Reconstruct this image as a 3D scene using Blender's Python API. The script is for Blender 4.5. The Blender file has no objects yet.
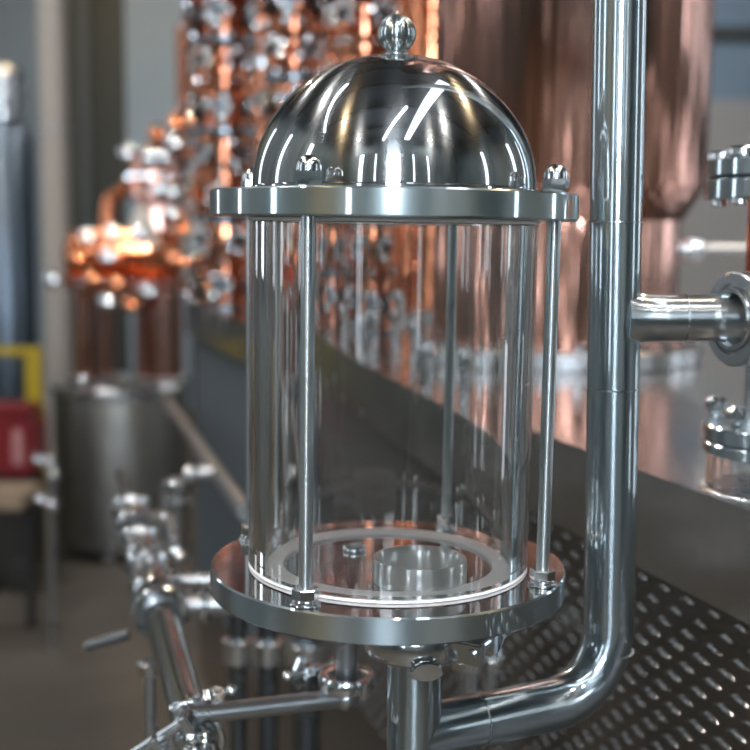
import bpy, bmesh, math, random
from math import sin, cos, pi, radians as R_
from mathutils import Vector, Matrix
random.seed(7)
S = bpy.context.scene
C = S.collection
# ------------------------------------------------------------------ camera frame
F, PITCH, YAW, ROLL = 1166.3, .1219, -.0112, .0112
CAM = Vector((0, -.823, 1.3863))
ZF = 1.15                                   # top face of the vessel's base flange
cp, sp, cy_, sy_ = cos(PITCH), sin(PITCH), cos(YAW), sin(YAW)
FW = Vector((sy_*cp, cy_*cp, -sp)); RT = Vector((cy_, -sy_, 0)); UP = RT.cross(FW)
R2 = RT*cos(ROLL)+UP*sin(ROLL); U2 = -RT*sin(ROLL)+UP*cos(ROLL)
def ray(px, py): return FW + R2*((px-375)/F) + U2*((375-py)/F)
def at(px, py, Y):
    d = ray(px, py); return CAM + d*((Y-CAM.y)/d.y)
def atz(px, py, z):
    d = ray(px, py); return CAM + d*((z-CAM.z)/d.z)
def px_m(p): return (Vector(p)-CAM).dot(FW)/F      # metres per pixel at a point
# ------------------------------------------------------------------ materials
def nodes(name):
    m = bpy.data.materials.new(name); m.use_nodes = True
    nt = m.node_tree; b = nt.nodes['Principled BSDF']
    return m, nt, b
def noise_chain(nt, scale, stretch=(1,1,1), detail=4):
    tc = nt.nodes.new('ShaderNodeTexCoord'); mp = nt.nodes.new('ShaderNodeMapping')
    mp.inputs['Scale'].default_value = stretch
    nz = nt.nodes.new('ShaderNodeTexNoise'); nz.inputs['Scale'].default_value = scale; nz.inputs['Detail'].default_value = detail
    nt.links.new(tc.outputs['Object'], mp.inputs['Vector']); nt.links.new(mp.outputs[0], nz.inputs['Vector'])
    return nz
def ramp(nt, src, stops):
    r = nt.nodes.new('ShaderNodeValToRGB')
    for i, (p, c) in enumerate(stops):
        e = r.color_ramp.elements[i] if i < 2 else r.color_ramp.elements.new(p)
        e.position = p; e.color = (*c, 1)
    nt.links.new(src, r.inputs[0]); return r
def metal(name, col, rough, aniso=0, axis='Z', col2=None, nscale=6, bump=0, bscale=8, stretch=(1,1,1), rvar=0):
    m, nt, b = nodes(name)
    b.inputs['Metallic'].default_value = 1
    b.inputs['Base Color'].default_value = (*col, 1)
    b.inputs['Roughness'].default_value = rough
    if col2:
        nz = noise_chain(nt, nscale, stretch); rp = ramp(nt, nz.outputs[0], [(.35, col), (.68, col2)])
        nt.links.new(rp.outputs[0], b.inputs['Base Color'])
    if rvar:
        nz = noise_chain(nt, nscale*2, stretch)
        mr = nt.nodes.new('ShaderNodeMapRange'); mr.inputs[1].default_value = .3; mr.inputs[2].default_value = .7
        mr.inputs[3].default_value = rough; mr.inputs[4].default_value = rough+rvar
        nt.links.new(nz.outputs[0], mr.inputs[0]); nt.links.new(mr.outputs[0], b.inputs['Roughness'])
    if aniso:
        b.inputs['Anisotropic'].default_value = aniso; b.inputs['Anisotropic Rotation'].default_value = .25
        t = nt.nodes.new('ShaderNodeTangent'); t.direction_type = 'RADIAL'; t.axis = axis
        nt.links.new(t.outputs[0], b.inputs['Tangent'])
    if bump:
        nz = noise_chain(nt, bscale, stretch, 2); bp = nt.nodes.new('ShaderNodeBump')
        bp.inputs['Strength'].default_value = bump; bp.inputs['Distance'].default_value = .01
        nt.links.new(nz.outputs[0], bp.inputs['Height']); nt.links.new(bp.outputs[0], b.inputs['Normal'])
    return m
def plain(name, col, rough=.6, spec=.5, col2=None, nscale=5, bump=0, stretch=(1,1,1)):
    m, nt, b = nodes(name)
    b.inputs['Base Color'].default_value = (*col, 1); b.inputs['Roughness'].default_value = rough
    b.inputs['Specular IOR Level'].default_value = spec
    if col2:
        nz = noise_chain(nt, nscale, stretch, 6); rp = ramp(nt, nz.outputs[0], [(.35, col), (.65, col2)])
        nt.links.new(rp.outputs[0], b.inputs['Base Color'])
    if bump:
        nz = noise_chain(nt, nscale*3, stretch, 3); bp = nt.nodes.new('ShaderNodeBump')
        bp.inputs['Strength'].default_value = bump; bp.inputs['Distance'].default_value = .01
        nt.links.new(nz.outputs[0], bp.inputs['Height']); nt.links.new(bp.outputs[0], b.inputs['Normal'])
    return m
def glow(name, col, strength):
    m, nt, b = nodes(name)
    b.inputs['Base Color'].default_value = (.02, .02, .02, 1)
    b.inputs['Emission Color'].default_value = (*col, 1); b.inputs['Emission Strength'].default_value = strength
    return m
ST = (.60, .63, .64)
M = dict(
    mirror=metal('polished_steel', (.62,.64,.65), .035, rvar=.03),
    dome=metal('spun_polished_steel', (.60,.62,.63), .12, aniso=.9),
    flange=metal('turned_steel_flange', (.60,.645,.66), .17, aniso=.75, bump=.05, bscale=60, stretch=(.15,.15,9)),
    face=metal('polished_flange_face', (.66,.66,.66), .06, rvar=.05, nscale=14),
    pipe=metal('brushed_steel_pipe', (.54,.575,.59), .17, aniso=.8, bump=.04, bscale=40, stretch=(.3,.3,8)),
    pipeh=metal('brushed_steel_pipe_run', (.62,.62,.61), .12),
    rod=metal('drawn_steel_rod', (.50,.55,.57), .24),
    nut=metal('chromed_nut', (.72,.74,.76), .16),
    bolt=metal('bright_bolt', (.75,.77,.8), .14),
    steel=metal('plain_steel', (.50,.52,.54), .22, rvar=.12),
    bluesteel=metal('blue_toned_steel', (.12,.15,.185), .3),
    ports=metal('port_steel', (.17,.19,.21), .2, rvar=.1),
    dull=metal('dull_steel', (.34,.345,.35), .34, rvar=.12),
    deck=metal('deck_steel', (.52,.50,.49), .12, rvar=.1, nscale=3, bump=.06, bscale=5),
    skirt=metal('deck_skirt_steel', (.52,.50,.48), .17, rvar=.12, nscale=5, bump=.08, bscale=5),
    tread=metal('dimpled_steel', (.26,.25,.245), .2),
    tankm=metal('tank_steel', (.20,.20,.19), .45, bump=.5, bscale=20),
    copper=metal('copper_sheet', (.66,.34,.25), .10, col2=(.56,.34,.29), nscale=3, bump=1, bscale=11, stretch=(2.6,2.6,.12), rvar=.08),
    copper3=metal('aged_copper', (.42,.17,.10), .13, bump=.4, bscale=14),
    copper2=metal('bright_copper', (.80,.31,.16), .11, bump=.35, bscale=16),
    wall=plain('painted_wall', (.20,.28,.38), .7, col2=(.165,.235,.32), nscale=.7),
    sidew=plain('grey_teal_wall', (.13,.16,.175), .7, col2=(.08,.10,.11), nscale=.9),
    wallr=plain('pale_panel_wall', (.33,.335,.34), .7, col2=(.27,.275,.28), nscale=.6),
    teal=plain('dark_teal_wall', (.06,.095,.105), .6, col2=(.03,.05,.058), nscale=1.3, stretch=(1,1,.5)),
    dark=plain('dark_panel', (.035,.045,.045), .5),
    bluegrey=plain('blue_grey_paint', (.07,.09,.11), .5),
    lightpanel=plain('pale_blue_grey_panel', (.27,.37,.48), .6),
    post=plain('beige_painted_steel', (.31,.285,.26), .5),
    ceil=plain('ceiling_sheet', (.07,.075,.08), .8),
    beam=plain('dark_roof_beam', (.02,.022,.025), .6),
    floor=plain('concrete_floor', (.075,.066,.054), .55, col2=(.05,.045,.037), nscale=1.6, bump=.15),
    yellow=plain('yellow_paint', (.36,.27,.01), .45),
    red=plain('red_paint', (.15,.006,.010), .4),
    wood=plain('pale_board', (.24,.18,.12), .6, col2=(.18,.135,.095), nscale=4),
    black=plain('black_rubber', (.012,.012,.012), .6),
    ptfe=plain('white_gasket', (.9,.9,.92), .4),
    win=glow('daylight_pane', (.80,.90,1.0), 60),
    win2=glow('hazy_daylight_pane', (.82,.91,1.0), 8),
    win3=glow('dim_daylight_pane', (.86,.92,1.0), 5),
    tubeglow=glow('tube_lamp_glow', (.95,.98,1.0), 36),
    lamp=glow('white_lamp', (1,.96,.92), 2300),
    lampw=glow('warm_lamp', (1,.72,.42), 2800),
)
def glass(name, col=(1,1,1), rough=0):
    m, nt, b = nodes(name)
    b.inputs['Base Color'].default_value = (*col, 1); b.inputs['Transmission Weight'].default_value = 1
    b.inputs['Roughness'].default_value = rough; b.inputs['IOR'].default_value = 1.47
    return m
def spun(name, col, r1, r2, fac, axis='Z', an=.93):
    """mirror polish with fine turning lines: a sharp lobe and a lobe stretched across the lines"""
    m = metal(name, col, r2, aniso=an, axis=axis); nt = m.node_tree; b = nt.nodes['Principled BSDF']
    b2 = nt.nodes.new('ShaderNodeBsdfPrincipled'); b2.inputs['Metallic'].default_value = 1
    b2.inputs['Base Color'].default_value = (*col, 1); b2.inputs['Roughness'].default_value = r1
    mx = nt.nodes.new('ShaderNodeMixShader'); mx.inputs[0].default_value = fac
    nt.links.new(b2.outputs[0], mx.inputs[1]); nt.links.new(b.outputs[0], mx.inputs[2])
    nt.links.new(mx.outputs[0], nt.nodes['Material Output'].inputs['Surface'])
    return m
M['dome'] = spun('spun_polished_dome', (.56,.58,.59), .03, .24, .16)
M['pipe'] = spun('brushed_steel_pipe', (.48,.56,.60), .06, .34, .30)
M['flange'] = spun('turned_steel_flange', (.50,.585,.61), .06, .42, .38)
M['ball'] = spun('turned_ball', (.50,.56,.58), .05, .28, .35)
M['ferrule'] = spun('ferrule_steel', (.80,.82,.82), .16, .45, .75)
M['baseedge'] = spun('turned_base_edge', (.47,.55,.58), .05, .48, .3, an=.96)
M['rodm'] = spun('drawn_rod', (.52,.57,.59), .12, .4, .5)
M['branch'] = spun('branch_steel', (.56,.60,.62), .09, .34, .5, 'X')
M['glass'] = glass('clear_cylinder', (.985,.99,.985))
# ------------------------------------------------------------------ mesh helpers
def obj(name, bm, mat, parent=None, smooth=True, ang=35):
    me = bpy.data.meshes.new(name)
    bmesh.ops.recalc_face_normals(bm, faces=bm.faces)
    if smooth:
        for f in bm.faces: f.smooth = True
        for e in bm.edges:
            if len(e.link_faces) == 2 and e.calc_face_angle(0) > R_(ang): e.smooth = False
    bm.to_mesh(me); bm.free()
    for mm in (mat if isinstance(mat, (list, tuple)) else [mat]): me.materials.append(mm)
    o = bpy.data.objects.new(name, me); C.objects.link(o)
    if parent: o.parent = parent
    return o
def tag(o, label=None, cat=None, group=None, kind=None):
    if label: o['label'] = label
    if cat: o['category'] = cat
    if group: o['group'] = group
    if kind: o['kind'] = kind
    return o
def recentre(o, p):
    """move the object's origin to p (parent space) without moving its surface"""
    p = Vector(p); o.data.transform(Matrix.Translation(-p)); o.location = p; return o
def thing(name, loc, label, cat, group=None, rz=0, rot=None):
    o = bpy.data.objects.new(name, None); C.objects.link(o); o.empty_display_size = .05
    o.location = loc; o.rotation_euler = rot or (0, 0, rz)
    return tag(o, label, cat, group)
def struct(name, bm, mat, **k):
    return tag(obj(name, bm, mat, smooth=False, **k), kind='structure')
def frame(d):
    d = Vector(d).normalized()
    a = Vector((0,0,1)) if abs(d.z) < .9 else Vector((1,0,0))
    u = d.cross(a).normalized(); return d, u, u.cross(d).normalized()
def lathe(bm, prof, seg=48, o=(0,0,0), d=(0,0,1), mi=0):
    """profile of (radius, height) turned round axis d at o; r=0 ends close to a point"""
    o = Vector(o); d, u, v = frame(d); rings = []
    if abs(d.x) < 1e-9 and abs(d.y) < 1e-9: u, v = Vector((1,0,0)), Vector((0,1,0))
    for r, h in prof:
        if r < 1e-7: rings.append([bm.verts.new(o+d*h)])
        else: rings.append([bm.verts.new(o+d*h+(u*cos(2*pi*i/seg)+v*sin(2*pi*i/seg))*r) for i in range(seg)])
    for a, b in zip(rings, rings[1:]):
        for i in range(seg):
            j = (i+1) % seg
            if len(a) == 1 and len(b) == 1: continue
            if len(a) == 1: f = bm.faces.new((a[0], b[j], b[i]))
            elif len(b) == 1: f = bm.faces.new((a[i], a[j], b[0]))
            else: f = bm.faces.new((a[i], a[j], b[j], b[i]))
            f.material_index = mi
    return bm
def disc_prof(r, z0, z1, c=.0008, ri=0):
    if ri: return [(ri, z0), (r-c, z0), (r, z0+c), (r, z1-c), (r-c, z1), (ri, z1), (ri, z0)]
    return [(0, z0), (r-c, z0), (r, z0+c), (r, z1-c), (r-c, z1), (0, z1)]
def disc(bm, r, z0, z1, seg=48, c=.0008, ri=0, o=(0,0,0), d=(0,0,1)): return lathe(bm, disc_prof(r, z0, z1, c, ri), seg, o, d)
def sphere(bm, r, o=(0,0,0), sz=1, seg=24, d=(0,0,1)):
    n = seg//2
    return lathe(bm, [(0 if k in (0, n) else r*sin(pi*k/n), -r*sz*cos(pi*k/n)) for k in range(n+1)], seg, o, d)
def hexa(bm, r, z0, z1, o=(0,0,0), d=(0,0,1), c=.12, rot=.2):
    o = Vector(o); d, u, v = frame(d); 
    if abs(d.z) > .999: u, v = Vector((1,0,0)), Vector((0,1,0))
    h = z1-z0; prof = [(0,z0), (r*.93,z0), (r,z0+h*c), (r,z1-h*c), (r*.93,z1), (0,z1)]
    rings = []
    for rr, hh in prof:
        if rr == 0: rings.append([bm.verts.new(o+d*hh)]); continue
        rings.append([bm.verts.new(o+d*hh+(u*cos(rot+pi*i/3)+v*sin(rot+pi*i/3))*rr) for i in range(6)])
    for a, b in zip(rings, rings[1:]):
        for i in range(6):
            j = (i+1) % 6
            if len(a) == 1: bm.faces.new((a[0], b[j], b[i]))
            elif len(b) == 1: bm.faces.new((a[i], a[j], b[0]))
            else: bm.faces.new((a[i], a[j], b[j], b[i]))
    return bm
def sweep(bm, pts, rad, seg=32, caps=True):
    pts = [Vector(p) for p in pts]; n = len(pts)
    rad = rad if isinstance(rad, (list, tuple)) else [rad]*n
    t0 = (pts[1]-pts[0]).normalized(); _, u, v = frame(t0); rings = []
    for i, p in enumerate(pts):
        t = ((pts[min(i+1, n-1)]-p).normalized()+(p-pts[max(i-1, 0)]).normalized())
        t = t.normalized() if t.length > 1e-9 else t0
        q = t0.rotation_difference(t); u = q @ u; v = q @ v; t0 = t
        rings.append([bm.verts.new(p+(u*cos(2*pi*k/seg)+v*sin(2*pi*k/seg))*rad[i]) for k in range(seg)])
    for a, b in zip(rings, rings[1:]):
        for k in range(seg): bm.faces.new((a[k], a[(k+1)%seg], b[(k+1)%seg], b[k]))
    if caps: bm.faces.new(rings[0]); bm.faces.new(list(reversed(rings[-1])))
    return bm
def bend(p0, corner, p1, r, n=14):
    """points along p0 -> corner -> p1 with an arc of radius r at the corner"""
    p0, c, p1 = Vector(p0), Vector(corner), Vector(p1)
    a = (p0-c).normalized(); b = (p1-c).normalized(); th = a.angle(b)
    L = r/math.tan(th/2); s, e = c+a*L, c+b*L
    bis = (a+b).normalized(); ctr = c+bis*(r/sin(th/2)); out = []
    va, vb = s-ctr, e-ctr; w = va.angle(vb)
    for k in range(n+1):
        t = k/n; out.append(ctr+(va*sin((1-t)*w)+vb*sin(t*w))/sin(w))
    return [p0]+out+[p1]
def box(bm, lo, hi, bev=0):
    lo, hi = Vector(lo), Vector(hi)
    r = bmesh.ops.create_cube(bm, size=1, matrix=Matrix.Translation((lo+hi)/2) @ Matrix.Diagonal((*(hi-lo), 1)))
    if bev:
        es = list({e for v in r['verts'] for e in v.link_edges})
        bmesh.ops.bevel(bm, geom=es, offset=bev, segments=2, affect='EDGES')
    return bm
def obox(bm, o, x, y, z, hx, hy, hz, bev=0):
    """oriented box: centre o, unit axes, half sizes"""
    m = Matrix((( x[0],y[0],z[0],o[0]), (x[1],y[1],z[1],o[1]), (x[2],y[2],z[2],o[2]), (0,0,0,1)))
    r = bmesh.ops.create_cube(bm, size=1, matrix=m @ Matrix.Diagonal((2*hx,2*hy,2*hz,1)))
    if bev:
        es = list({e for v in r['verts'] for e in v.link_edges})
        bmesh.ops.bevel(bm, geom=es, offset=bev, segments=2, affect='EDGES')
    return bm
def B(): return bmesh.new()
def prism(bm, pts, z0, z1):
    a = [bm.verts.new((x, y, z0)) for x, y in pts]; b = [bm.verts.new((x, y, z1)) for x, y in pts]
    bm.faces.new(list(reversed(a))); bm.faces.new(b)
    for i in range(len(pts)):
        j = (i+1) % len(pts); bm.faces.new((a[i], a[j], b[j], b[i]))
    return bm
def copy_tree(o, parent=None):
    c = o.copy(); C.objects.link(c); c.parent = parent
    for ch in list(o.children): copy_tree(ch, c)
    return c

# ================================================================== THE ROOM
X0, X1, Y0, Y1, H = -3.4, 4.2, -3.6, 8.2, 4.6
struct('floor', box(B(), (X0,Y0,-.1), (X1,Y1,0)), M['floor'])
struct('ceiling', box(B(), (X0,Y0,H), (X1,Y1,H+.1)), M['ceil'])
struct('wall_back', box(B(), (X0,Y1,0), (X1,Y1+.15,H)), M['wall'])
struct('wall_front', box(B(), (X0,Y0-.15,0), (X1,Y0,H)), M['teal'])
wl = box(B(), (X0-.15,Y0,0), (X0,-.3,H)); box(wl, (X0-.15,-.3,0), (X0,Y1,H))
for f in wl.faces: f.material_index = 1 if f.calc_center_median().y > -.29 else 0
struct('wall_left', wl, [M['teal'], M['sidew']])
wl = box(B(), (X1,Y0,0), (X1+.15,-.3,H)); box(wl, (X1,-.3,0), (X1+.15,Y1,H))
for f in wl.faces: f.material_index = 1 if f.calc_center_median().y > -.29 else 0
struct('wall_right', wl, [M['teal'], M['sidew']])
for i, y in enumerate((-2.4,-1.0,.4,1.8,3.2,4.6,6.0,7.4)):
    struct('trim_%d' % (i+1), box(B(), (X0+.01,y-.06,H-.32), (X1-.01,y+.06,H-.01)), M['beam'])
# panels and posts of the far wall, seen between the post and the still
for n_, (ya, yb, mt) in enumerate(((-60, 26, 'wall'), (26, 42, 'dark'), (100, 560, 'wallr'))):
    za, zb_ = at(730, ya, Y1-.03).z, at(730, yb, Y1-.03).z
    struct('trim_%d' % (16+n_), box(B(), (at(600,100,Y1).x, Y1-.03-.002*n_, max(zb_, .0)), (X1-.02, Y1-.002, min(za, H-.36))), M[mt])
def wallpanel(n, xa, xb, mat, t=.03, ya=-200, yb=None):
    a = at(xa, 200, Y1-t).x; b = at(xb, 200, Y1-t).x
    struct('trim_%d' % n, box(B(), (a,Y1-t,0), (b,Y1-.002,H-.35)), mat)
wallpanel(10, 64, 80, M['dark'], .05)
wallpanel(11, 80, 92, M['bluegrey'], .12)
wallpanel(12, 92.5, 127, M['dark'], .05)
wallpanel(13, 127.5, 190, M['lightpanel'], .04)
wallpanel(14, 190.5, 260, M['dark'], .05)
# windows: tall panes behind and beside the camera, some added only for reflections
def window(n, c, w, h, z, mat, side='front'):
    bm = B(); f = B(); t = .05
    if side == 'front':
        box(bm, (c-w/2,Y0+.01,z), (c+w/2,Y0+.03,z+h))
        for a in ((c-w/2-t, c-w/2, z-t, z+h+t), (c+w/2, c+w/2+t, z-t, z+h+t), (c-w/2, c+w/2, z-t, z), (c-w/2, c+w/2, z+h, z+h+t)):
            box(f, (a[0],Y0+.002,a[2]), (a[1],Y0+.06,a[3]))
        for k in (1, 2): box(f, (c-w/2,Y0+.03,z+h*k/3-.015), (c+w/2,Y0+.05,z+h*k/3+.015))
    else:
        s = 1 if side == 'left' else -1; X = X0 if side == 'left' else X1
        xs = sorted((X+s*.01, X+s*.03)); xf = sorted((X+s*.002, X+s*.06))
        box(bm, (xs[0],c-w/2,z), (xs[1],c+w/2,z+h))
        for a in ((c-w/2-t, c-w/2, z-t, z+h+t), (c+w/2, c+w/2+t, z-t, z+h+t), (c-w/2, c+w/2, z-t, z), (c-w/2, c+w/2, z+h, z+h+t)):
            box(f, (xf[0],a[0],a[2]), (xf[1],a[1],a[3]))
    w_ = struct('window_%d' % n, f, M['bluegrey'])
    obj('pane', bm, mat, w_, smooth=False)
window(1, -.05, .60, 1.7, 1.55, M['win'])
window(2, -1.75, .24, 2.4, .9, M['win2'])
window(3, 1.75, .10, 1.5, 1.75, M['win2'])
window(4, -.9, .25, 2.2, 1.2, M['win2'], 'left')
window(5, .9, .2, 2.2, 1.2, M['win2'], 'left')
window(6, -1.0, .2, 2.2, 1.2, M['win2'], 'right')
window(8, 3.2, .5, 2.2, 1.2, M['win3'], 'right')  # added bright pane, gives the copper columns more light to reflect
window(9, 3.4, .5, 2.2, 1.2, M['win3'], 'left')  # its added counterpart, brightens the copper from the left
window(7, 1.6, .3, 2.2, 1.2, M['win2'], 'right')
window(10, -.95, .09, 1.5, 1.75, M['win2'])  # thin pane added to put streaks on the column and dome
window(11, .95, .08, 1.5, 1.75, M['win2'])  # another added sliver of light for reflected streaks
# long roof light and two rows of tube lamps
def strip(a, b, w, z, mat, fmat, zt):
    a, b = Vector((*a, 0)), Vector((*b, 0)); d = (b-a).normalized(); n = Vector((-d.y, d.x, 0)); c = (a+b)/2; L2 = (b-a).length/2
    pane = obox(B(), (c.x, c.y, z), d, n, (0,0,1), L2, w/2, .008)
    fr = B()
    for s_ in (-1, 1): obox(fr, (c.x+n.x*s_*(w/2+.02), c.y+n.y*s_*(w/2+.02), z+.015), d, n, (0,0,1), L2+.04, .02, .03)
    for s_ in (-1, 1): obox(fr, (c.x+d.x*s_*(L2+.02), c.y+d.y*s_*(L2+.02), z+.015), d, n, (0,0,1), .02, w/2, .03)
    obox(fr, (c.x, c.y, z+.035), d, n, (0,0,1), L2, w/2, .01)
    return pane, fr
pn, fr = strip((.62,-3.3), (1.12,1.3), .30, H-.38, None, None, 0)
w_ = struct('window_12', fr, M['bluegrey']); obj('pane', pn, M['win3'], w_, smooth=False)
for a_, b_, lab in (((-.62,-3.3), (.35,-.9), 'long thin tube lamp under the roof, nearer the middle of the hall'), ((-3.1,-1.1), (-1.1,1.0), 'long thin tube lamp under the roof, close to the left wall')):
    pn, fr = strip(a_, b_, .07, H-.42, None, None, 0)
    c_ = Vector(((a_[0]+b_[0])/2, (a_[1]+b_[1])/2, H-.42)); t_ = thing('tube_lamp', c_, lab, 'lamp')
    o_ = obj('housing', fr, M['dull'], t_, smooth=False); o_.location = -c_
    o_ = obj('tube', pn, M['tubeglow'], t_, smooth=False); o_.location = -c_
    for k_ in (.15, .85):
        q_ = Vector((*a_, 0)).lerp(Vector((*b_, 0)), k_); o_ = obj('hanger', sweep(B(), [(q_.x,q_.y,H-.38), (q_.x,q_.y,H-.005)], .006, 8), M['dull'], t_); o_.location = -c_
# high bay lamps
def lamp_proto(warm):
    o = thing('high_bay_lamp', (0,0,0), 'round high bay lamp under the roof', 'lamp')
    obj('shade', lathe(B(), [(.03,.16),(.06,.15),(.15,.02),(.15,0),(.145,0),(.055,.14),(.03,.16)], 24), M['dull'], o)
    obj('bulb', disc(B(), .045, .02, .07, 20, .012), M['lampw' if warm else 'lamp'], o)
    obj('hanging_rod', sweep(B(), [(0,0,.15), (0,0,.45)], .008, 8), M['dull'], o)
    return o
lp = {0: None, 1: None}
k = 0
for y in (-2.9, -1.2, .9, 3.4, 6.0):
    for x in (-1.9, 1.8):
        w = 1 if k in (2, 5, 8) else 0; k += 1
        if lp[w] is None: o = lp[w] = lamp_proto(w)
        else: o = copy_tree(lp[w])
        o.location = (x, y, H-.45); o['group'] = 'high bay lamps under the roof'
        o['label'] = 'round high bay lamp hanging from the dark roof'

# ================================================================== THE SIGHT GLASS VESSEL
V = thing('sight_glass_vessel', (.0015,0,ZF), 'polished steel domed vessel with clear cylinder, flanges and tie rods', 'distillery vessel', rot=(0,.0044,0))
RF, RG, HG = .1275, .1005, .2454
bf = B(); disc(bf, RF, -.018, 0, 160, .0012)
for f in bf.faces: f.material_index = 1 if abs(f.normal.z) > .9 or abs(f.calc_center_median().z) < 1e-4 else 0
obj('base_flange', bf, [M['baseedge'], M['face']], V)
obj('top_flange', disc(B(), RF, HG, HG+.018, 160, .0012), M['flange'], V)
obj('base_gasket', disc(B(), .1003, .0002, .0022, 128, .0005, ri=.0755), M['ptfe'], V)
obj('top_gasket', disc(B(), .1015, HG-.0022, HG-.0002, 128, .0005, ri=.084), M['ptfe'], V)
obj('clear_cylinder', lathe(B(), [(.0885,.0026),(RG-.0006,.0026),(RG,.0032),(RG,HG-.0032),(RG-.0006,HG-.0026),(.0885,HG-.0026),(.0885,.0026)], 160), M['glass'], V)
dz = HG+.018
dp = [(.0, dz+.0003), (.1010, dz+.0003), (.1010, dz+.0025), (.0987, dz+.0035)]
for k in range(1, 41):
    a = pi/2*k/40; dp.append((.0987*cos(a) if k < 40 else 0, dz+.0035+.0905*sin(a)))
dome = obj('dome', lathe(B(), dp, 160), M['dome'], V)
fb = B(); n = 28; zc = HG+.018+.0035+.0905
lathe(fb, [(0,zc-.003),(.0085,zc-.0015),(.0085,zc+.0005),(.0066,zc+.0025)]+[(.0132*sin(t), zc+.0140-.0132*cos(t)) for t in [.55+(pi-.55)*k/n for k in range(n)]]+[(0, zc+.0272)], 64)
obj('ball_finial', fb, M['ball'], dome)
def rod(ang):
    x, y = .1173*cos(ang), .1173*sin(ang)
    r = obj('tie_rod', lathe(B(), [(0,.001),(.0045,.001),(.0045,HG),(0,HG)], 20, (x,y,0)), M['rodm'], V)
    recentre(r, (x,y,0)); ox, oy = x, y; x = y = 0
    nb = B(); hexa(nb, .0088, .0042, .0115, (x,y,0), rot=ang+.2); obj('hex_nut', nb, M['nut'], r, ang=20)
    wb = B(); disc(wb, .0098, .0002, .0018, 32, .0004, o=(x,y,0)); disc(wb, .0082, .0018, .0042, 32, .0008, o=(x,y,0)); obj('washer', wb, M['nut'], r)
    z = HG+.018
    cb = B(); hexa(cb, .0090, z+.0006, z+.0096, (x,y,0), rot=ang+.55, c=.2)
    lathe(cb, [(.0078,z+.0090),(.0078,z+.0112)]+[(.0078*cos(a), z+.0112+.0078*sin(a)) for a in [pi/2*k/10 for k in range(1,10)]]+[(0,z+.0190)], 32, (x,y,0))
    obj('cap_nut', cb, M['nut'], r, ang=20)
for k in range(4): rod(-pi/2-.462+k*pi/2)
# outlet ferrule standing inside on the base
PX, PY = atz(418, 583, ZF+.01).x, -.043
obj('outlet_ferrule', lathe(B(), [(.0315,.0003),(.0315,.0155),(.0310,.0165),(.0290,.0165),(.0275,.0145),(.0265,.013),(.0265,.0003),(.0315,.0003)], 96),
    M['ferrule'], V).location = (PX,PY,0)
sm = atz(352, 549, ZF)
obj('small_port', disc(B(), .009, .0003, .004, 32, .001, ri=.006, o=(sm.x, sm.y, 0)), M['nut'], V)

# ================================================================== PIPES BELOW AND BESIDE THE VESSEL
PZ = at(450, 734, PY).z                     # axis height of the low run
pole_c = atz(600, 702, PZ)
pY = .035
pole = at(612, 440, pY); PXp = pole.x
zl0 = pole.z
def axx(z): return PXp-.018*(z-zl0)          # the rising pipe leans a touch
t_ = Vector((PX, PY, PZ)); e_ = Vector((axx(PZ), pY, PZ))
P = thing('drain_pipe', (PX, PY, PZ-.30), 'thick brushed steel pipe: bends under the vessel and rises at its right', 'pipe')
def L(p): return Vector(p)-Vector((PX, PY, PZ-.30))
pr = .0190
bm = B(); sweep(bm, bend(L(t_+Vector((0,0,0))), L(e_), L((axx(3.2), pY, 3.2)), .052, 18), pr, 48); recentre(obj('rising_pipe', bm, M['pipe'], P), L((axx(1.3), pY, 1.3)))
bm = B(); sweep(bm, [L((PX,PY,PZ-.30)), L((PX,PY,ZF-.052))], pr, 48); obj('standpipe', bm, M['pipe'], P)
# weld seams on the rising pipe
def ringat(py, rr=pr+.0004):
    z = at(612, py, pY).z; bm = B(); lathe(bm, [(pr-.001,-.0008),(rr,-.0005),(rr,.0005),(pr-.001,.0008)], 48, L((axx(z),pY,z))); obj('weld_seam', bm, M['steel'], P)
for py in (222, 388, 650): ringat(py)
bm = B(); d = (e_-t_).normalized(); lathe(bm, [(pr-.001,-.0008),(pr+.0004,-.0005),(pr+.0004,.0005),(pr-.001,.0008)], 48, L(t_+d*.052), d); obj('weld_seam', bm, M['steel'], P)
# side branch at the right
bz = at(640, 318, pY).z; br = .0176
pts = []; rads = []
for k in range(12):
    s = k/11; pts.append(L((axx(bz)+.008+.028*s, pY, bz))); rads.append(br+.005*(1-s)**3)
pts.append(L((axx(bz)+.10, pY+.02, bz))); rads.append(br)
recentre(obj('side_branch', sweep(B(), pts, rads, 48), M['branch'], P), L((axx(bz)+.05, pY+.005, bz)))
bm = B(); lathe(bm, [(br-.001,-.0007),(br+.0004,-.0004),(br+.0004,.0004),(br-.001,.0007)], 48, L((axx(bz)+.052,pY+.004,bz)), (1,0,0)); obj('weld_seam', bm, M['steel'], P)

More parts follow.
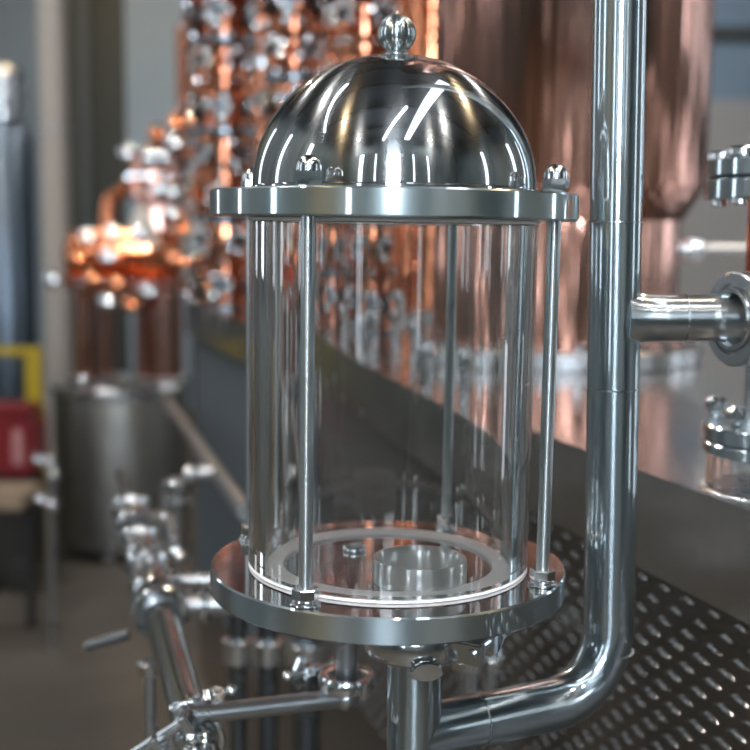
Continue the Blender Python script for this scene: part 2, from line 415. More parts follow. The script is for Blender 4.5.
def clamp(name, o, d, r, label, rz=0, arm=True, mat='nut', parent=None, w=.007, g=1):
    """sanitary clamp ring round a pipe with hinge lugs, swing bolt and wing nut"""
    c = thing(name, o, label, 'pipe clamp')
    d, u, v = frame(d); A = u*cos(rz)+v*sin(rz); Bt = d.cross(A)
    obj('clamp_ring', lathe(B(), [(r*.72,-w*.8),(r*.88,-w),(r,-w),(r+.0015,-w*.6),(r+.0015,w*.6),(r,w),(r*.88,w),(r*.72,w*.8),(r*.72,-w*.8)], 48, d=d), M[mat], c)
    if arm:
        for s in (-1, 1):
            bm = B(); obox(bm, A*(r+.007*g)+Bt*.0085*g*s, A, Bt, d, .010*g, .0035*g, w*.85, .0015); obj('lug', bm, M[mat], c, ang=30)
        bm = B(); sweep(bm, [A*(r+.011*g)-Bt*.014*g, A*(r+.011*g)+Bt*.036*g], .003*g, 14)
        obj('swing_bolt', bm, M[mat], c)
        bm = B(); hexa(bm, .0075*g, .014*g, .021*g, A*(r+.011*g), Bt)
        sphere(bm, .0048*g, A*(r+.011*g)+Bt*.036*g, seg=14); obj('hex_nut', bm, M[mat], c, ang=30)
        for s in (-1, 1):
            bm = B(); obox(bm, A*(r+.011*g)+Bt*.025*g+d*s*.007*g, A, (Bt+d*s*.5).normalized(), (d-Bt*s*.5).normalized(), .0022*g, .005*g, .007*g, .0018*g); obj('wing', bm, M[mat], c, ang=30)
        bm = B(); sweep(bm, [-A*(r+.004)-d*w*1.1, -A*(r+.004)+d*w*1.1], .004, 14); obj('hinge_pin', bm, M[mat], c)
    return c
ck = clamp('pipe_clamp', (PX,PY,ZF-.041), (0,0,1), .0345, 'polished steel clamp with swing bolt under the right half of the base flange', rz=2.05, w=.009, g=1.25)
hd = Vector((.18,-1,-.12)).normalized(); bm = B(); lathe(bm, [(0,0),(.0085,0),(.0115,.003),(.0115,.006),(.010,.0075),(0,.0082)], 36, Vector((.0,-.0335,-.010))+Vector((.006,0,0)), hd)
for v_ in bm.verts: v_.co.z = -.010+(v_.co.z+.010)*.62
obj('hinge_disc', bm, M['nut'], ck)
bm = B(); disc(bm, .022, -.034, -.0183, 48, .001, o=(PX,PY,0)); obj('outlet_stub', bm, M['steel'], V)
bm = B(); disc(bm, .0325, -.0525, -.046, 48, .001, o=(PX,PY,ZF)); o = obj('ferrule_collar', bm, M['steel'], P); o.location = -P.location

# second outlet under the vessel, left
q = at(347, 660, .075)
T = thing('small_drain_pipe', (q.x, .075, ZF-.10), 'thin steel drain under the vessel that turns left towards the valves', 'pipe')
zl = at(330, 697, .075).z-(ZF-.10)
endp = atz(186, 716, at(330, 697, .075).z)-Vector((q.x, .075, ZF-.10))
obj('drop_tube', sweep(B(), [(0,0,.0818),(0,0,zl)], .0085, 24), M['steel'], T)
bm = B(); sweep(bm, [(0,0,zl), Vector((endp.x, endp.y, zl))], .0075, 24); sphere(bm, .0105, (0,0,zl)); obj('cross_run', bm, M['steel'], T)
obj('collar', disc(B(), .027, .070, .0785, 40), M['steel'], T)
clamp('small_pipe_clamp', (q.x, .075, at(347, 680, .075).z), (0,0,1), .0215, 'small steel clamp with warm glints under the flange, left of the thick standpipe', rz=-.6, w=.006)

# ================================================================== THE DECK
ZD = ZF+.2363-.22
e0 = atz(187, 303, ZD); e1 = atz(638, 470, ZD); dd = (e1-e0); dd.z = 0; dd.normalize()
nn = Vector((dd.y, -dd.x, 0)); nn = nn if nn.x < 0 else -nn       # towards the open side (left)
e2 = e0+dd*((e1-e0).length+.6)
inn = -nn
def flat(p): return (p.x, p.y)
top = B(); prism(top, [flat(e0), flat(e2), flat(e2+inn*2.6), flat(e0+inn*2.6)], ZD-.012, ZD)
D_ = thing('steel_deck', (e1.x, e1.y, 0), 'long polished steel deck under the copper still with a smooth skirt', 'platform')
def DL(o): o.location = -D_.location; return o
DL(obj('deck_top', top, M['deck'], D_, smooth=False))
o1 = e0+nn*.004; o2 = e2+nn*.004; sk = B()
prism(sk, [flat(o1), flat(o2), flat(o2+inn*.02), flat(o1+inn*.02)], ZD-.090, ZD+.002); DL(obj('skirt', sk, M['skirt'], D_, smooth=False))
# dimpled plate wall below the skirt
wp = B(); w0 = e0+inn*.03; w1 = e2+inn*.03
prism(wp, [flat(w0), flat(w1), flat(w1+inn*.02), flat(w0+inn*.02)], .0, ZD-.088)
Lw = (w1-w0).length; step = .040
i = 0
s = .9
while s < Lw:
    j = 0
    z = ZD-.100
    while z > .55:
        c = w0+dd*(s+(step/2 if j % 2 else 0)); c = Vector((c.x, c.y, z))
        if (c-CAM).dot(FW) > .3:
            a, b2, h = dd*.016, Vector((0,0,1))*.0052, nn*.0042
            sgn = 1 if (i+j) % 2 else -1
            vs = [wp.verts.new(c+a), wp.verts.new(c+b2), wp.verts.new(c-a), wp.verts.new(c-b2)]; t1 = wp.verts.new(c+h+a*.4); t2 = wp.verts.new(c+h-a*.4)
            wp.faces.new((vs[0], vs[1], t1)); wp.faces.new((vs[1], vs[2], t2)); wp.faces.new((vs[2], vs[3], t2)); wp.faces.new((vs[3], vs[0], t1))
            wp.faces.new((vs[1], t2, t1)); wp.faces.new((vs[3], t1, t2))
        z -= .016; j += 1
    s += step; i += 1
DL(obj('dimpled_side_plate', wp, M['tread'], D_, ang=80))
ep = B(); prism(ep, [flat(w0+nn*.006), flat(w0+nn*.006+dd*.85), flat(w0+dd*.85), flat(w0)], .3, ZD-.092); DL(obj('smooth_side_panel', ep, M['bluegrey'], D_, smooth=False))

# ================================================================== COPPER STILL COLUMNS
def dome_bolt(bm, o, d, r):
    hexa(bm, r, 0, r*.9, o, d); sphere(bm, r*.86, Vector(o)+Vector(d).normalized()*r*.9, .4, seg=12, d=d)
def bolts_round(par, name, r, z, n, br, mat, up=True, off=0, front=True):
    for k in range(n):
        a = off+2*pi*k/n
        if front and sin(a) > .35: continue            # only the half turned to the hall
        bm = B(); dome_bolt(bm, (r*cos(a), r*sin(a), z), (0,0,1 if up else -1), br)
        obj(name, bm, M[mat], par, ang=25)
# the large column
big = atz(585, 374, ZD); big = Vector((big.x, big.y+.26, ZD))
mpx = px_m((big.x, big.y, ZD+.2))
K = thing('copper_still_column', big, 'big wide smooth copper column standing on the deck behind the thick pipe', 'still column')
R1, R2_ = 112*mpx, 134*mpx; zn = at(690, 205, big.y).z-ZD
obj('copper_shell', lathe(B(), [(R1-.01,.03),(R1,.03),(R1,zn-.03),(R1+.006,zn-.025),(R2_,zn+.03),(R2_,2.6),(R2_*.8,2.9),(0,3.0)], 96), M['copper'], K)
obj('foot_flange', disc(B(), R1+.045, 0, .03, 96, .003), M['steel'], K)
bolts_round(K, 'foot_bolt', R1+.028, .03, 28, .013, 'bolt')
# tray columns with flanges, bolts and round sight glasses
def tray_column(px, base_y, rpx, label, n, steelflange, sg=True, dd_=.0, hsec=None, hot=True):
    b = atz(px, base_y, ZD); m = px_m(b); r = rpx*m
    root = thing('tray_column', (b.x, b.y+r, ZD), label, 'still column')
    hs = hsec*m; z = 0
    for k in range(n):
        bm = B(); rr = r*(.80 if k % 3 else .86)
        lathe(bm, [(rr*.97,z+.012),(rr,z+.03),(rr*1.0,z+hs-.03),(rr*.97,z+hs-.012)], 48); obj('copper_section', bm, M['copper2' if k % 3 == 1 else 'copper3'], root)
        bm = B(); disc(bm, r*1.04, z-.010, z+.010, 48, .002); obj('flange', bm, M['ports' if k % 2 == steelflange else 'copper3'], root)
        nb = 14
        for q_ in range(nb):
            a = 2*pi*(q_+.5*(k % 2))/nb
            if sin(a) > .2: continue
            bm = B(); o = (r*.93*cos(a), r*.93*sin(a), z+.010); dome_bolt(bm, o, (random.uniform(-.3,.3),-.45-random.random()*.6,1), .0115)
            obj('flange_bolt', bm, M['bolt' if (q_+k) % 3 else 'copper2'], root, ang=25)
        if sg:
            for a in ((-pi/2-.5, -pi/2+.45) if k % 2 else (-pi/2-.05, -pi/2+.95, -pi/2-1.0)):
                d = Vector((cos(a), sin(a), 0)); o = d*rr*.97+Vector((0,0,z+hs*.52)); R = min(hs*.30, r*.42)
                bm = B(); lathe(bm, [(R*.55,.0),(R*.9,0),(R,.012),(R,.028),(R*.93,.034),(R*.62,.034),(R*.55,.02)], 28, o, d)
                g = obj('sight_port', bm, M['ports' if (k+1) % 3 else 'copper2'], root)
                obj('port_glass', disc(B(), R*.6, .016, .024, 24, .001, o=o, d=d), M['ports'], g)
                _, u, v = frame(d)
                for t in range(6):
                    an = 2*pi*t/6+.3*k; bm = B(); dome_bolt(bm, o+d*.030+(u*cos(an)+v*sin(an))*R*.8, d+Vector((random.uniform(-.25,.25),0,random.uniform(-.1,.35))), .0115)
                    obj('port_bolt', bm, M['bolt' if (t+k) % 4 else 'copper2'], g, ang=25)
        z += hs
    bm = B(); disc(bm, r*1.04, z-.01, z+.01, 48, .002); obj('flange', bm, M['steel'], root)
    return root
tray_column(222, 309, 36, 'copper tray column with rows of bolts, leftmost on the deck', 11, 0, hsec=44)
tray_column(292, 322, 33, 'copper tray column crowded with sight ports, second from the left on the deck', 11, 1, hsec=48)
tray_column(362, 334, 34, 'copper tray column rising behind the left half of the dome', 10, 0, hsec=56)
# plain copper tube column behind the ball finial
b = atz(430, 326, ZD); m = px_m(b)
K2 = thing('copper_column', (b.x, b.y+.2, ZD), 'plain reddish copper column rising behind the right half of the dome', 'still column')
obj('copper_shell', lathe(B(), [(34*m,.02),(34*m,2.4),(20*m,2.6),(0,2.62)], 48), M['copper2'], K2)
obj('foot_flange', disc(B(), 42*m, 0, .022, 48, .002), M['steel'], K2)
bolts_round(K2, 'foot_bolt', 39*m, .022, 16, .011, 'bolt')
# slim copper pipes standing between the columns
for i, (px, by, rp, lab) in enumerate(((184, 300, 7, 'slim copper pipe at the left end of the deck'), (257, 317, 6, 'slim copper pipe between the two leftmost tray columns'), (327, 322, 7, 'slim copper pipe right of the second tray column'), (395, 330, 6, 'slim copper pipe just behind the ball finial'))):
    if px == 184: px = 196
    b = atz(px, by, ZD); m = px_m(b); rt_ = thing('copper_pipe', (b.x, b.y+.14, ZD), lab, 'pipe')
    obj('tube', sweep(B(), [(0,0,.01), (0,0,2.9)], rp*m, 20), M['copper2'], rt_)
    obj('foot', disc(B(), rp*m*1.8, 0, .015, 24), M['steel'], rt_)
    for k in range(6):
        z = .22+.36*k+.06*(i % 2); obj('union', disc(B(), rp*m*1.6, z, z+.035, 24, .006), M['bolt'], rt_)
# small fittings standing on the deck between the columns
fits = [(347,352),(367,346),(398,343),(425,360),(470,360),(440,392),(318,335),(500,402)]
for i, (px, by) in enumerate(fits):
    b = atz(px, by, ZD); m = px_m(b)
    f_ = thing('deck_fitting', b, 'small steel fitting with a bright cap on the deck behind the clear cylinder', 'fitting', 'small fittings on the deck')
    obj('stem', sweep(B(), [(0,0,0),(0,0,.045)], .011, 16), M['steel'], f_)
    bm = B(); hexa(bm, .019, .045, .06); sphere(bm, .014, (0,0,.062), seg=16); obj('cap', bm, M['bolt'], f_, ang=30)

# ================================================================== RIGHT: SECOND SIGHT GLASS STACK ON THE DECK
g = atz(782, 492, ZD); m = px_m(g); G = thing('sight_glass_stack', (g.x, g.y, ZD), 'steel flanges, bolts and short glass stacked at the right edge of the deck', 'fitting')
def Z(py, px=745): return at(px, py, g.y).z-ZD
Rr = 80*m
obj('glass_ring', lathe(B(), [(Rr*.84,.004),(Rr*.93,.004),(Rr*.93,Z(452)),(Rr*.84,Z(452)),(Rr*.84,.004)], 64), M['glass'], G)
obj('base_ring', disc(B(), Rr, 0, .004, 64), M['steel'], G)
for (ya, yb) in ((452, 441), (439, 424)):
    obj('flange', disc(B(), Rr, Z(ya), Z(yb), 96, .001), M['pipe'], G)
obj('gasket', disc(B(), Rr*.97, Z(441), Z(439), 64, .0003), M['black'], G)
def gbolt(py, a, r=.011):
    bm = B(); o = (Rr*.86*cos(a), Rr*.86*sin(a), Z(py)); disc(bm, r*.62, 0, .006, 20, o=o); disc(bm, r, .006, .02, 24, .004, o=o); obj('cap_screw', bm, M['nut'], G)
for k in range(6): gbolt(424, pi+.55+k*pi/3, .0095)
obj('riser_tube', sweep(B(), [(0,0,Z(424)), (0,0,Z(345))], .018, 32), M['pipe'], G)
bm = B(); sweep(bm, [(-.035,-.01,Z(424)),(-.035,-.01,Z(350))], .0045, 16); obj('guide_rod', bm, M['nut'], G)
bm = B(); sphere(bm, .036, (0,0,Z(316)), seg=40); obj('valve_body', bm, M['steel'], G)
obj('neck_tube', sweep(B(), [(0,0,Z(280)), (0,0,Z(199))], .040, 32), M['copper2'], G)
for (ya, yb) in ((200, 180), (177, 160)):
    obj('flange', disc(B(), Rr*1.10, Z(ya), Z(yb), 96, .001), M['pipe'], G)
obj('gasket', disc(B(), Rr*1.05, Z(180), Z(177), 64, .0003), M['black'], G)
for k in range(6):
    a = pi+.5+k*pi/3; bm = B(); o = (Rr*.95*cos(a), Rr*.95*sin(a), Z(160)); disc(bm, .0125, 0, .009, 24, .002, o=o); disc(bm, .007, -(Z(160)-Z(206)), 0, 16, .001, o=o); obj('cap_screw', bm, M['nut'], G)
# ring fitting joining the side branch
rg = Vector((at(738, 315, pY).x, pY, bz))
W = thing('ring_fitting', rg, 'large round steel union ring on the side branch at the right edge', 'fitting')
dv = Vector((1,.35,0)).normalized()
obj('union_ring', lathe(B(), [(.0180,-.003),(.0260,-.003),(.0265,-.0055),(.0335,-.0055),(.0350,-.004),(.0350,.008),(.0335,.0095),(.0180,.0095),(.0180,-.003)], 64, d=dv), M['steel'], W)
obj('inner_lip', lathe(B(), [(.0180,-.003),(.0200,-.007),(.0225,-.007),(.0240,-.003),(.0180,-.003)], 48, d=dv), M['nut'], W)
obj('union_collar', disc(B(), .0215, .012, .05, 48, .001, d=dv), M['steel'], W)
# pale rod with knob behind
a0 = at(694, 250, 1.0); a1 = at(790, 250, 1.0)
U = thing('sampling_rod', a0, 'pale horizontal rod with a round knob behind the side branch', 'rod')
obj('rod', sweep(B(), [(0,0,0), a1-a0], .0100, 20), M['dull'], U)
bm = B(); disc(bm, .021, -.014, .010, 28, .004, d=(1,0,0)); sphere(bm, .016, (-.014,0,0), seg=20); obj('knob', bm, M['bolt'], U)
bm = B(); sweep(bm, [(.1,0,0), (.1,0,ZD-a0.z)], .012, 16); obj('stand', bm, M['dull'], U)

# ================================================================== LEFT: VALVE LINE
zp = CAM.z-.40
A0 = atz(200, 758, zp); A1 = atz(121, 476, zp); ax = (A1-A0).normalized()
def on(py):
    # point of the line axis whose image row is py
    lo, hi = 0., (A1-A0).length*1.3
    for _ in range(40):
        mi = (lo+hi)/2; p = A0+ax*mi; v = p-CAM; y = 375-F*v.dot(U2)/v.dot(FW)
        if y > py: lo = mi
        else: hi = mi
    return A0+ax*lo
LN = thing('valve_line_pipe', on(612), 'long steel pipe running away along the left, in front of the ball valves', 'pipe')
o0 = on(612)
obj('near_tube', sweep(B(), [A0-ax*.12-o0, on(618)-o0], .0165, 32), M['pipeh'], LN)
FT_ = thing('valve_line_pipe', on(510), 'thin steel pipe end beyond the farthest ball valve on the left', 'pipe')
obj('far_tube', sweep(B(), [on(509)-on(510), on(474)-on(510)], .0105, 24), M['pipeh'], FT_)
obj('tube_ferrule', disc(B(), .017, 0, .012, 28, .002, d=ax), M['nut'], FT_)
obj('end_ferrule', lathe(B(), [(.0165,-.014),(.0185,-.004),(.0215,-.001),(.0225,-.005),(.0275,-.006),(.029,-.004),(.029,.005),(.0165,.006)], 40, on(612)-o0, ax), M['nut'], LN)
_, lu, lv = frame(ax)
def valve(pa, pb, label, r, hdir, hl):
    a, b = on(pa), on(pb); c = (a+b)/2; Ln = (b-a).length
    v = thing('ball_valve', c, label, 'valve')
    bm = B()
    lathe(bm, [(.010,-Ln/2),(r,-Ln/2),(r*1.05,-Ln/2+.004),(r,-Ln/2+.010),(r*.78,-Ln/2+.013),(r*.8,-Ln*.2),(r*.95,0),(r*.8,Ln*.2),(r*.78,Ln/2-.013),(r,Ln/2-.010),(r*1.05,Ln/2-.004),(r,Ln/2),(.010,Ln/2)], 40, (0,0,0), ax)
    obj('valve_body', bm, M['nut'], v)
    for t in range(2):
        an = pi/4+t*pi/2; o = (lu*cos(an)+lv*sin(an))*r*1.0
        bm = B(); sweep(bm, [o-ax*Ln*.36, o+ax*Ln*.36], .0035, 12); hexa(bm, .0068, -.003, .003, o-ax*Ln*.38, ax); hexa(bm, .0068, -.003, .003, o+ax*Ln*.38, ax)
        obj('body_bolt', bm, M['nut'], v)
    hd = Vector(hdir).normalized()
    bm = B(); sweep(bm, [hd*r*.6, hd*(r+.022)], .0065, 16); hexa(bm, .012, r+.004, r+.012, (0,0,0), hd); obj('stem', bm, M['nut'], v)
    if hl:
        hv = Vector(hl); p = hd*(r+.022)
        bm = B(); sweep(bm, [p-hv.normalized()*.012, p+hv*.25, p+hv], .0058, 16); sphere(bm, .0098, p+hv, seg=16); obj('handle', bm, M['steel'], v)
    return v
valve(602, 570, 'nearest steel ball valve on the left pipe line, widest ring towards the camera', .026, (-.3,0,-1), None)
valve(564, 543, 'middle steel ball valve on the left pipe line', .024, (1,.1,.1), None)
valve(531, 512, 'farthest steel ball valve on the left pipe line', .026, (1,.1,.15), (.045,-.17,-.01))
# side branches from the valves to the vessel's rear
def tube_thing(name, pts, r, label, cat='pipe', mat='steel', knobs=()):
    pts = [Vector(p) for p in pts]; t = thing(name, pts[0], label, cat)
    obj('tube', sweep(B(), [p-pts[0] for p in pts], r, 24), M[mat], t)
    for k in knobs:
        p, d, rr, h = k; obj('collar', disc(B(), rr, -h/2, h/2, 28, .0015, o=Vector(p)-pts[0], d=d), M['nut'], t)
    return t
y1 = on(580).y
tube_thing('cross_pipe', [at(168,581,y1)+Vector((0,0,0)), at(300,578,y1)], .0085, 'bright thin cross pipe leaving the left valves, upper of the two', knobs=[(at(176,581,y1),(1,0,0),.015,.012)])
y1 = on(600).y
tube_thing('cross_pipe', [at(176,606,y1+.01), at(320,600,y1+.01)], .0125, 'thicker cross pipe below the thin one, behind the base flange', knobs=[(at(184,606,y1+.01),(1,0,0),.018,.012),(at(206,604,y1+.01),(1,0,0),.02,.008)])
# far fittings between the line and the deck
yy = 1.15
tube_thing('standing_pipe', [at(178,560,yy), at(178,478,yy)], .013, 'dark standing pipe with a capped top beyond the farthest valve', mat='dull', knobs=[(at(178,486,yy),(0,0,1),.026,.02),(at(178,502,yy),(0,0,1),.022,.012)])
tube_thing('standing_pipe', [at(166,600,yy+.1), at(166,490,yy+.1)], .010, 'dark thin standing pipe left of the capped one', mat='dull')
tube_thing('cross_pipe', [at(186,473,yy), at(214,472,yy)], .013, 'short pale horizontal pipe end beyond the valves', knobs=[(at(196,473,yy),(1,0,0),.018,.012)])
tube_thing('handrail', [at(168,402,3.0), at(246,512,1.2)], .016, 'thin pale rail slanting down towards the clear cylinder', 'rail', 'dull')
# short leg and lower handle left of the line
tube_thing('standing_pipe', [at(150,668,.32), at(151,790,.32)], .0062, 'thin pale vertical tube below the nearest valve', knobs=[(at(150,668,.32),(0,0,1),.012,.014)])
tube_thing('lever_handle', [at(86,646,.42), at(128,634,.42)], .006, 'thin blurred lever sticking out left under the valves', 'handle', 'ports')
bm = B()
c_ = on(742)
clamp('pipe_clamp', c_, ax, .022, 'steel clamp with chromed bolts at the bottom left on the near pipe', rz=pi/2+.2, w=.006)
pb = at(140, 752, on(742).y-.02)
tt = thing('clamp_bolt_set', pb, 'chromed cross bolt with square nuts in front of the near pipe, bottom left', 'bolt')
p1 = at(190, 718, on(742).y-.03)-pb; p0_ = at(128, 758, on(742).y-.03)-pb
bm = B(); sweep(bm, [p0_, p1], .0045, 20); obj('bolt_shank', bm, M['nut'], tt)
dv_ = (p1-p0_).normalized()
for q_, nm in ((at(160,742,on(742).y-.03)-pb, 'square_nut'), (at(188,720,on(742).y-.03)-pb, 'square_nut')):
    bm = B(); _, u, v = frame(dv_); obox(bm, q_, dv_, u, v, .0035, .011, .0075, .0015); obj(nm, bm, M['nut'], tt, ang=30)
pc = at(206, 742, on(742).y-.03)-pb
bm = B(); disc(bm, .0062, -.014, .004, 24, .001, o=pc); disc(bm, .0045, .004, .008, 24, .001, o=pc); obj('cap_screw', bm, M['nut'], tt)
bm = B(); sphere(bm, .013, at(192,736,on(742).y-.02)-pb, seg=24); obj('ball_joint', bm, M['nut'], tt)
# legs and fittings under the vessel, far behind
for px, Y, r, lab in ((238,.55,.011,'dark steel frame leg left of the small drain'), (268,.60,.013,'dark steel frame leg behind the left half of the base flange'), (306,.75,.02,'wide blurred steel leg behind the small drain')):
    tube_thing('frame_leg', [at(px,900,Y), at(px,610,Y)], r, lab, 'leg', 'ports', knobs=[(at(px,650,Y),(0,0,1),r*1.7,.03)])
for px, Y, r, lab in ((470,.22,.011,'small blurred steel stub between standpipe and rising pipe, left one'), (490,.26,.009,'small blurred steel stub between standpipe and rising pipe, right one')):
    tube_thing('steel_stub', [at(px,705,Y), at(px,655,Y)], r, lab, 'fitting', 'steel', knobs=[(at(px,662,Y),(0,0,1),r*1.6,.012)])

# ================================================================== LEFT BACKGROUND
# jacketed steel tank and the copper condenser on it
Yt = 4.15
def tz(py, px=125, Y=Yt): return at(px, py, Y).z
tc = at(122, 430, Yt); m = px_m(tc)
Tk = thing('steel_tank', (tc.x, Yt, 0), 'round grey steel tank on the floor under the copper pot', 'tank')
zt = tz(384); rT = 66*m
obj('tank_shell', lathe(B(), [(0,.06),(rT,.06),(rT,zt-.03),(rT*.97,zt),(0,zt)], 64), M['tankm'], Tk)
obj('rim', disc(B(), rT*1.03, zt-.03, zt+.012, 64, .005, ri=rT*.8), M['steel'], Tk)
for k in range(3): 
    a = 2*pi*k/3+.5; obj('foot', sweep(B(), [(rT*.8*cos(a), rT*.8*sin(a), 0), (rT*.8*cos(a), rT*.8*sin(a), .08)], .03, 12), M['dull'], Tk)
Cn = thing('copper_condenser', (tc.x, Yt, zt+.013), 'squat copper pot head on four tubes above the grey tank', 'still head')
def cz(py): return tz(py)-zt-.013
for px, rr in ((84,10),(106,8),(166,17),(142,7)):
    p = at(px, 340, Yt-.05); bm = B(); sweep(bm, [(p.x-tc.x,-.05,0), (p.x-tc.x,-.05,cz(292))], rr*m, 24); obj('support_tube', bm, M['copper'], Cn)
    bm = B(); disc(bm, rr*m*1.35, 0, .03, 24, .006, o=(p.x-tc.x,-.05,0)); obj('tube_foot', bm, M['steel'], Cn)
obj('pot_body', lathe(B(), [(0,-52*m),(20*m,-50*m),(28*m,-44*m),(28*m,-10*m),(31*m,-8*m),(31*m,6*m),(28*m,8*m),(28*m,54*m),(20*m,62*m),(0,64*m)], 40, (0,0,cz(258)), (1,0,0)), M['copper2'], Cn)
obj('pot_rim', disc(B(), 57*m, cz(290), cz(282), 48, .005, o=(8*m,0,0)), M['copper2'], Cn)
for k in range(18):
    a = pi+pi*k/17; bm = B(); dome_bolt(bm, (8*m+54*m*cos(a), 54*m*sin(a), cz(282)), (0,0,1), .016); obj('rim_bolt', bm, M['bolt' if k % 3 else 'copper2'], Cn, ang=25)
# cross-shaped upper head
ux = at(157, 180, Yt).x-tc.x
obj('neck', lathe(B(), [(0,cz(232)),(22*m,cz(230)),(20*m,cz(200)),(29*m,cz(196)),(29*m,cz(158)),(16*m,cz(150)),(7*m,cz(140)),(0,cz(138))], 40, (ux,0,0)), M['copper'], Cn)
obj('vent_tube', sweep(B(), [(at(178,60,Yt).x-tc.x,.1,cz(20)), (at(178,60,Yt).x-tc.x,.1,cz(215)), (ux,.0,cz(222))], 6*m, 16), M['copper3'], Cn)
obj('neck_flange', disc(B(), 31*m, cz(186), cz(179), 40, .004, o=(ux,0,0)), M['copper2'], Cn)
for k in range(10):
    a = pi+pi*k/9; bm = B(); dome_bolt(bm, (ux+28*m*cos(a), 28*m*sin(a), cz(179)), (0,0,1), .015); obj('neck_bolt', bm, M['bolt'], Cn, ang=25)
bm = B(); sweep(bm, bend((ux-.04,-.02,cz(170)), (ux-.20,-.02,cz(200)), (ux-.22,-.02,cz(262)), .05), 7*m, 20); obj('swan_pipe', bm, M['copper2'], Cn)
bm = B(); lathe(bm, [(0,0),(16*m,0),(9*m,28*m),(4*m,38*m),(0,38*m)], 32, (ux-.01,-.25,cz(246))); obj('pale_funnel', bm, plain('pale_grey_paint', (.55,.52,.48), .5), Cn)
for i_, (px, py) in enumerate(((87,236),(127,152),(76,258),(52,279),(183,262),(172,212),(112,232),(92,277),(108,256),(117,283),(148,290),(107,301),(131,303),(199,292),(157,133),(149,157),(163,156),(176,121),(175,141),(190,120),(158,188),(172,190),(205,214),(140,232),(183,228))):  # convex discs added round the pot to catch the lamps as glints
    Yd = Yt-.30; p = at(px, py, Yd); c0 = Vector((p.x-tc.x, -.30, cz(0)*0+p.z-zt-.013))
    d = Vector((random.uniform(-.1,.1), -1, .2+random.uniform(-.08,.1))).normalized(); R = .034
    c0.x = max(c0.x, -58*m)
    g_ = obj('glint_disc', lathe(B(), [(0,-.02),(R*.8,-.02),(R,-.01),(R,.002)]+[(R*cos(t), .002+R*.45*sin(t)) for t in [pi/2*k/6 for k in range(1,6)]]+[(0,.002+R*.45)], 24, c0, d), M['bolt' if i_ % 5 in (0,1,3) else 'copper2'], Cn)
    bm = B(); sweep(bm, [c0, Vector((max(-62*m, min(62*m, c0.x*.8)), -.03, c0.z-.03))], .009, 10); obj('glint_disc_stem', bm, M['copper2'], g_)
# beige post
p = at(52, 200, 5.0); m2 = px_m(p)
bm = B(); box(bm, (p.x-10.5*m2,5.0,0), (p.x+10.5*m2,5.15,H-.33), .006); o = obj('support_post', bm, M['post'], None, ang=30); tag(o, kind='structure')
bm = B(); zj = at(52,128,5.0).z; box(bm, (p.x-12*m2,4.995,zj-.012), (p.x+12*m2,5.155,zj+.01)); obj('joint_plate', bm, M['dull'], o)
# far-left steel tank
p = at(8, 300, 5.6); m3 = px_m(p)
Ft = thing('tall_tank', (p.x, 5.6, 0), 'tall blue-grey steel tank at the far left edge with a bright collar', 'tank')
z1_ = at(8,120,5.6).z
obj('tank_shell', lathe(B(), [(0,.3),(28*m3,.3),(28*m3,z1_-.12),(20*m3,z1_-.02),(10*m3,z1_),(0,z1_)], 48), M['bluesteel'], Ft)
obj('bright_collar', lathe(B(), [(0,z1_),(19*m3,z1_),(19*m3,z1_+.06),(21*m3,z1_+.07),(21*m3,z1_+.26),(17*m3,z1_+.28),(0,z1_+.3)], 40), M['steel'], Ft)
for k in range(3):
    a = 2*pi*k/3-.6; obj('leg', sweep(B(), [(20*m3*cos(a),20*m3*sin(a),0),(20*m3*cos(a),20*m3*sin(a),.34)], .035, 12), M['dull'], Ft)
# yellow guard frame
Yy = 3.9
pa = at(-40, 347, Yy); pbb = at(37, 347, Yy); m4 = px_m(pa)
Yf = thing('guard_frame', (pbb.x, Yy, 0), 'yellow painted steel guard frame at the left edge of the picture', 'guard frame')
zb = pbb.z
for nm, lo, hi in (('top_rail', (-.34,-.02,zb-.035), (.02,.02,zb)), ('upright', (-.045,-.021,0), (.018,.021,zb-.036)), ('upright', (-.34,-.021,0), (-.28,.021,zb-.036)), ('mid_rail', (-.28,-.018,zb-.30), (-.046,.018,zb-.26))):
    obj(nm, box(B(), lo, hi, .004), M['yellow'], Yf, ang=30)
# red floor machine
pr_ = at(12, 440, 3.6); m5 = px_m(pr_); zr0, zr1 = at(12,472,3.6).z, at(12,404,3.6).z
Rm = thing('red_machine', (pr_.x, 3.6, 0), 'dark red machine body in front of the yellow frame', 'machine')
obj('body', box(B(), (-.12,-.10,zr0), (28*m5,.12,zr1-.05), .02), M['red'], Rm, ang=30)
obj('hood', box(B(), (-.12,-.09,zr1-.048), (24*m5,.10,zr1), .015), M['red'], Rm, ang=30)
obj('side_panel', box(B(), (9*m5,-.112,zr0+.05), (20*m5,-.101,zr1-.08), .004), plain('pale_red_panel', (.35,.16,.17), .5), Rm, ang=30)
obj('undercarriage', box(B(), (-.10,-.08,.06), (24*m5,.10,zr0-.002), .01), M['black'], Rm, ang=30)
for s_ in (-.07, .06):
    obj('wheel', disc(B(), .06, -.02, .02, 28, .006, o=(s_,-.10,.06), d=(0,1,0)), M['black'], Rm)
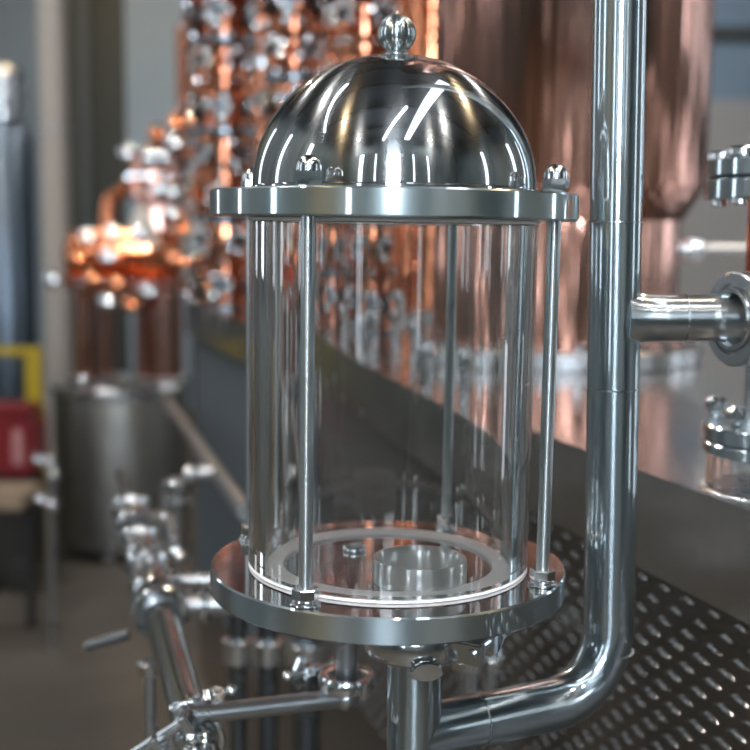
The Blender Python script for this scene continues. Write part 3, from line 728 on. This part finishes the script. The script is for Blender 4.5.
# pale board bench with steel fittings
pw = at(10, 492, 3.1); zw = at(10,488,3.1).z
Bn = thing('work_bench', (pw.x, 3.1, 0), 'low pale board bench at the left edge', 'bench')
obj('top_board', box(B(), (-.15,-.14,zw-.045), (.085,.10,zw), .005), M['wood'], Bn, ang=30)
for x_ in (-.13, .06): obj('leg', box(B(), (x_-.01,-.02,0), (x_+.01,.04,zw-.046), .003), M['black'], Bn, ang=30)
vb = at(52, 480, 2.9); Fv = thing('hose_valve', vb, 'cluster of rounded steel hose fittings at the end of the bench', 'valve')
for px, py in ((38,459),(50,461),(54,474),(40,499),(53,504)):
    q_ = at(px, py, 2.9)-vb; bm = B(); sphere(bm, .019, q_, seg=20); obj('fitting_knob', bm, M['bolt'], Fv)
bm = B(); sweep(bm, [at(44,460,2.9)-vb, at(53,474,2.9)-vb, at(52,490,2.9)-vb, at(46,502,2.9)-vb], .011, 14); obj('body_tube', bm, M['steel'], Fv)
bm = B(); sweep(bm, [at(50,504,2.9)-vb, Vector((at(50,504,2.9).x-vb.x,0,-vb.z))], .012, 12); obj('stand_tube', bm, M['dull'], Fv)

# ================================================================== CAMERA, WORLD
cd = bpy.data.cameras.new('camera'); cam = bpy.data.objects.new('camera', cd); C.objects.link(cam)
rot = Matrix((( R2.x, U2.x, -FW.x), (R2.y, U2.y, -FW.y), (R2.z, U2.z, -FW.z)))
cam.matrix_world = Matrix.Translation(CAM) @ rot.to_4x4()
cd.sensor_width = 36; cd.lens = F/750*36
cd.clip_start = .02
cd.dof.use_dof = True; cd.dof.focus_distance = .755; cd.dof.aperture_fstop = 5.0
S.camera = cam
w = bpy.data.worlds.new('world'); S.world = w; w.use_nodes = True
w.node_tree.nodes['Background'].inputs[0].default_value = (.5,.6,.7,1); w.node_tree.nodes['Background'].inputs[1].default_value = .1
S.view_settings.view_transform = 'Standard'; S.view_settings.look = 'None'; S.view_settings.gamma = 1
S.view_settings.exposure = -.4
S.cycles.use_denoising = True
S.cycles.max_bounces = 14; S.cycles.transmission_bounces = 12; S.cycles.glossy_bounces = 8; S.cycles.diffuse_bounces = 3
S.cycles.sample_clamp_indirect = 6; S.cycles.caustics_reflective = True; S.cycles.caustics_refractive = True
